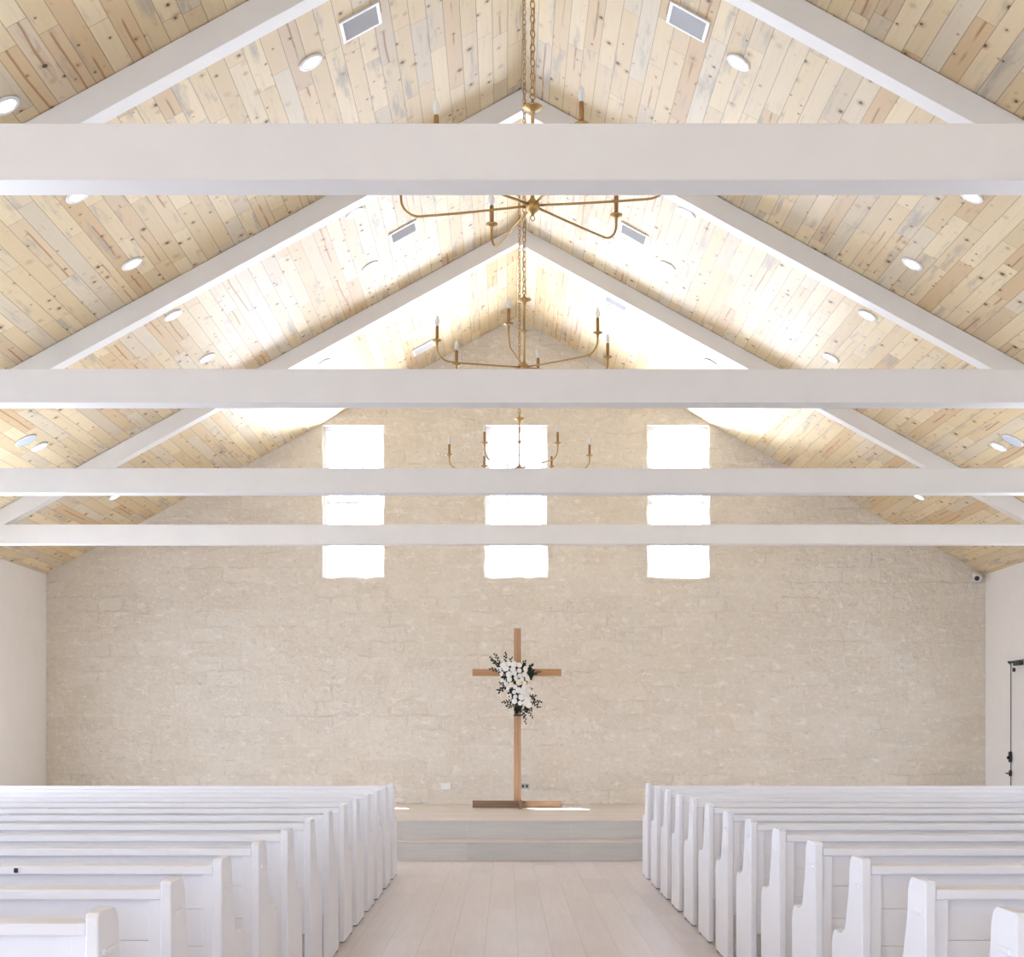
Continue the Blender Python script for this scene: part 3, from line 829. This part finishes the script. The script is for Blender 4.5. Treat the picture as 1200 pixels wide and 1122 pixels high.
def wmath(op, a, b):
    m = nt.nodes.new('ShaderNodeMath'); m.operation = op
    for i, v in enumerate((a, b)):
        if isinstance(v, (int, float)): m.inputs[i].default_value = v
        else: nt.links.new(v, m.inputs[i])
    return m.outputs[0]
ahead = wmath('MULTIPLY', ramp(sx.outputs[1], .30, .60), wmath('SUBTRACT', 1.0, ramp(wmath('ABSOLUTE', sx.outputs[0], 0.0), .45, .75)))
ground = wmix(ahead, GRD, GRD_SUN)      # sunlit paving beyond the stone end wall
day = wmix(ramp(sx.outputs[2], -.03, .03), ground, SKY)
shade = nt.nodes.new('ShaderNodeMix'); shade.data_type = 'RGBA'; shade.blend_type = 'MULTIPLY'; shade.inputs[0].default_value = 1.0
nt.links.new(day, shade.inputs[6]); nt.links.new(wmix(ramp(sx.outputs[0], .25, .7), (1.08, 1.08, 1.08), (.38, .38, .38)), shade.inputs[7])
nt.links.new(shade.outputs[2], bg.inputs[0])                   # added dimming of right-hand daylight, so left aisle faces fall darker
bg.inputs[1].default_value = 1.0
nt.links.new(bg.outputs[0], wo.inputs[0])
def portal(loc, rot, sx_, sy_):
    l = bpy.data.lights.new('window_portal', 'AREA'); l.shape = 'RECTANGLE'; l.size = sx_; l.size_y = sy_
    l.cycles.is_portal = True
    o = bpy.data.objects.new('window_portal', l); C.objects.link(o); o.location = loc; o.rotation_euler = rot
for a, c in WX: portal(((a + c) / 2, YF + .29, (WZ0 + WZ1) / 2), (-PI / 2, 0, 0), c - a, WZ1 - WZ0)
for h in LWIN: portal((-HW - .29, (h[0] + h[1]) / 2, (h[2] + h[3]) / 2), (PI / 2, 0, -PI / 2), h[1] - h[0], h[3] - h[2])
for h in RWIN: portal((HW + .29, (h[0] + h[1]) / 2, (h[2] + h[3]) / 2), (PI / 2, 0, PI / 2), h[1] - h[0], h[3] - h[2])
portal((0, YB - .29, 1.25), (PI / 2, 0, 0), 3.2, 2.5)
sl = bpy.data.lights.new('sun', 'SUN'); sl.energy = 30.0; sl.angle = math.radians(.53); sl.color = (1, .96, .90)
so = bpy.data.objects.new('sun', sl); C.objects.link(so)
so.rotation_euler = Vector((.40, -1.12, -3.25)).to_track_quat('-Z', 'Y').to_euler(); so.location = (-3, 26, 14)

# ------------------------------------------------------------------ camera and colour
cd = bpy.data.cameras.new('camera'); cam = bpy.data.objects.new('camera', cd); C.objects.link(cam)
cam.location = (-.14, 0, 1.44); cam.rotation_euler = (PI / 2, 0, 0)
cd.sensor_fit = 'HORIZONTAL'; cd.sensor_width = 36.0; cd.lens = 1700 / 1200 * 36.0
cd.shift_x = 7 / 1200; cd.shift_y = 299 / 1200; cd.clip_start = .05; cd.clip_end = 200
S.camera = cam
S.view_settings.view_transform = 'Standard'; S.view_settings.look = 'None'; S.view_settings.gamma = 1.0; S.view_settings.use_curve_mapping = False
S.view_settings.exposure = 0.42
S.cycles.use_denoising = True
S.cycles.max_bounces = 9; S.cycles.diffuse_bounces = 7; S.cycles.transparent_max_bounces = 8
S.cycles.sample_clamp_indirect = 6.0
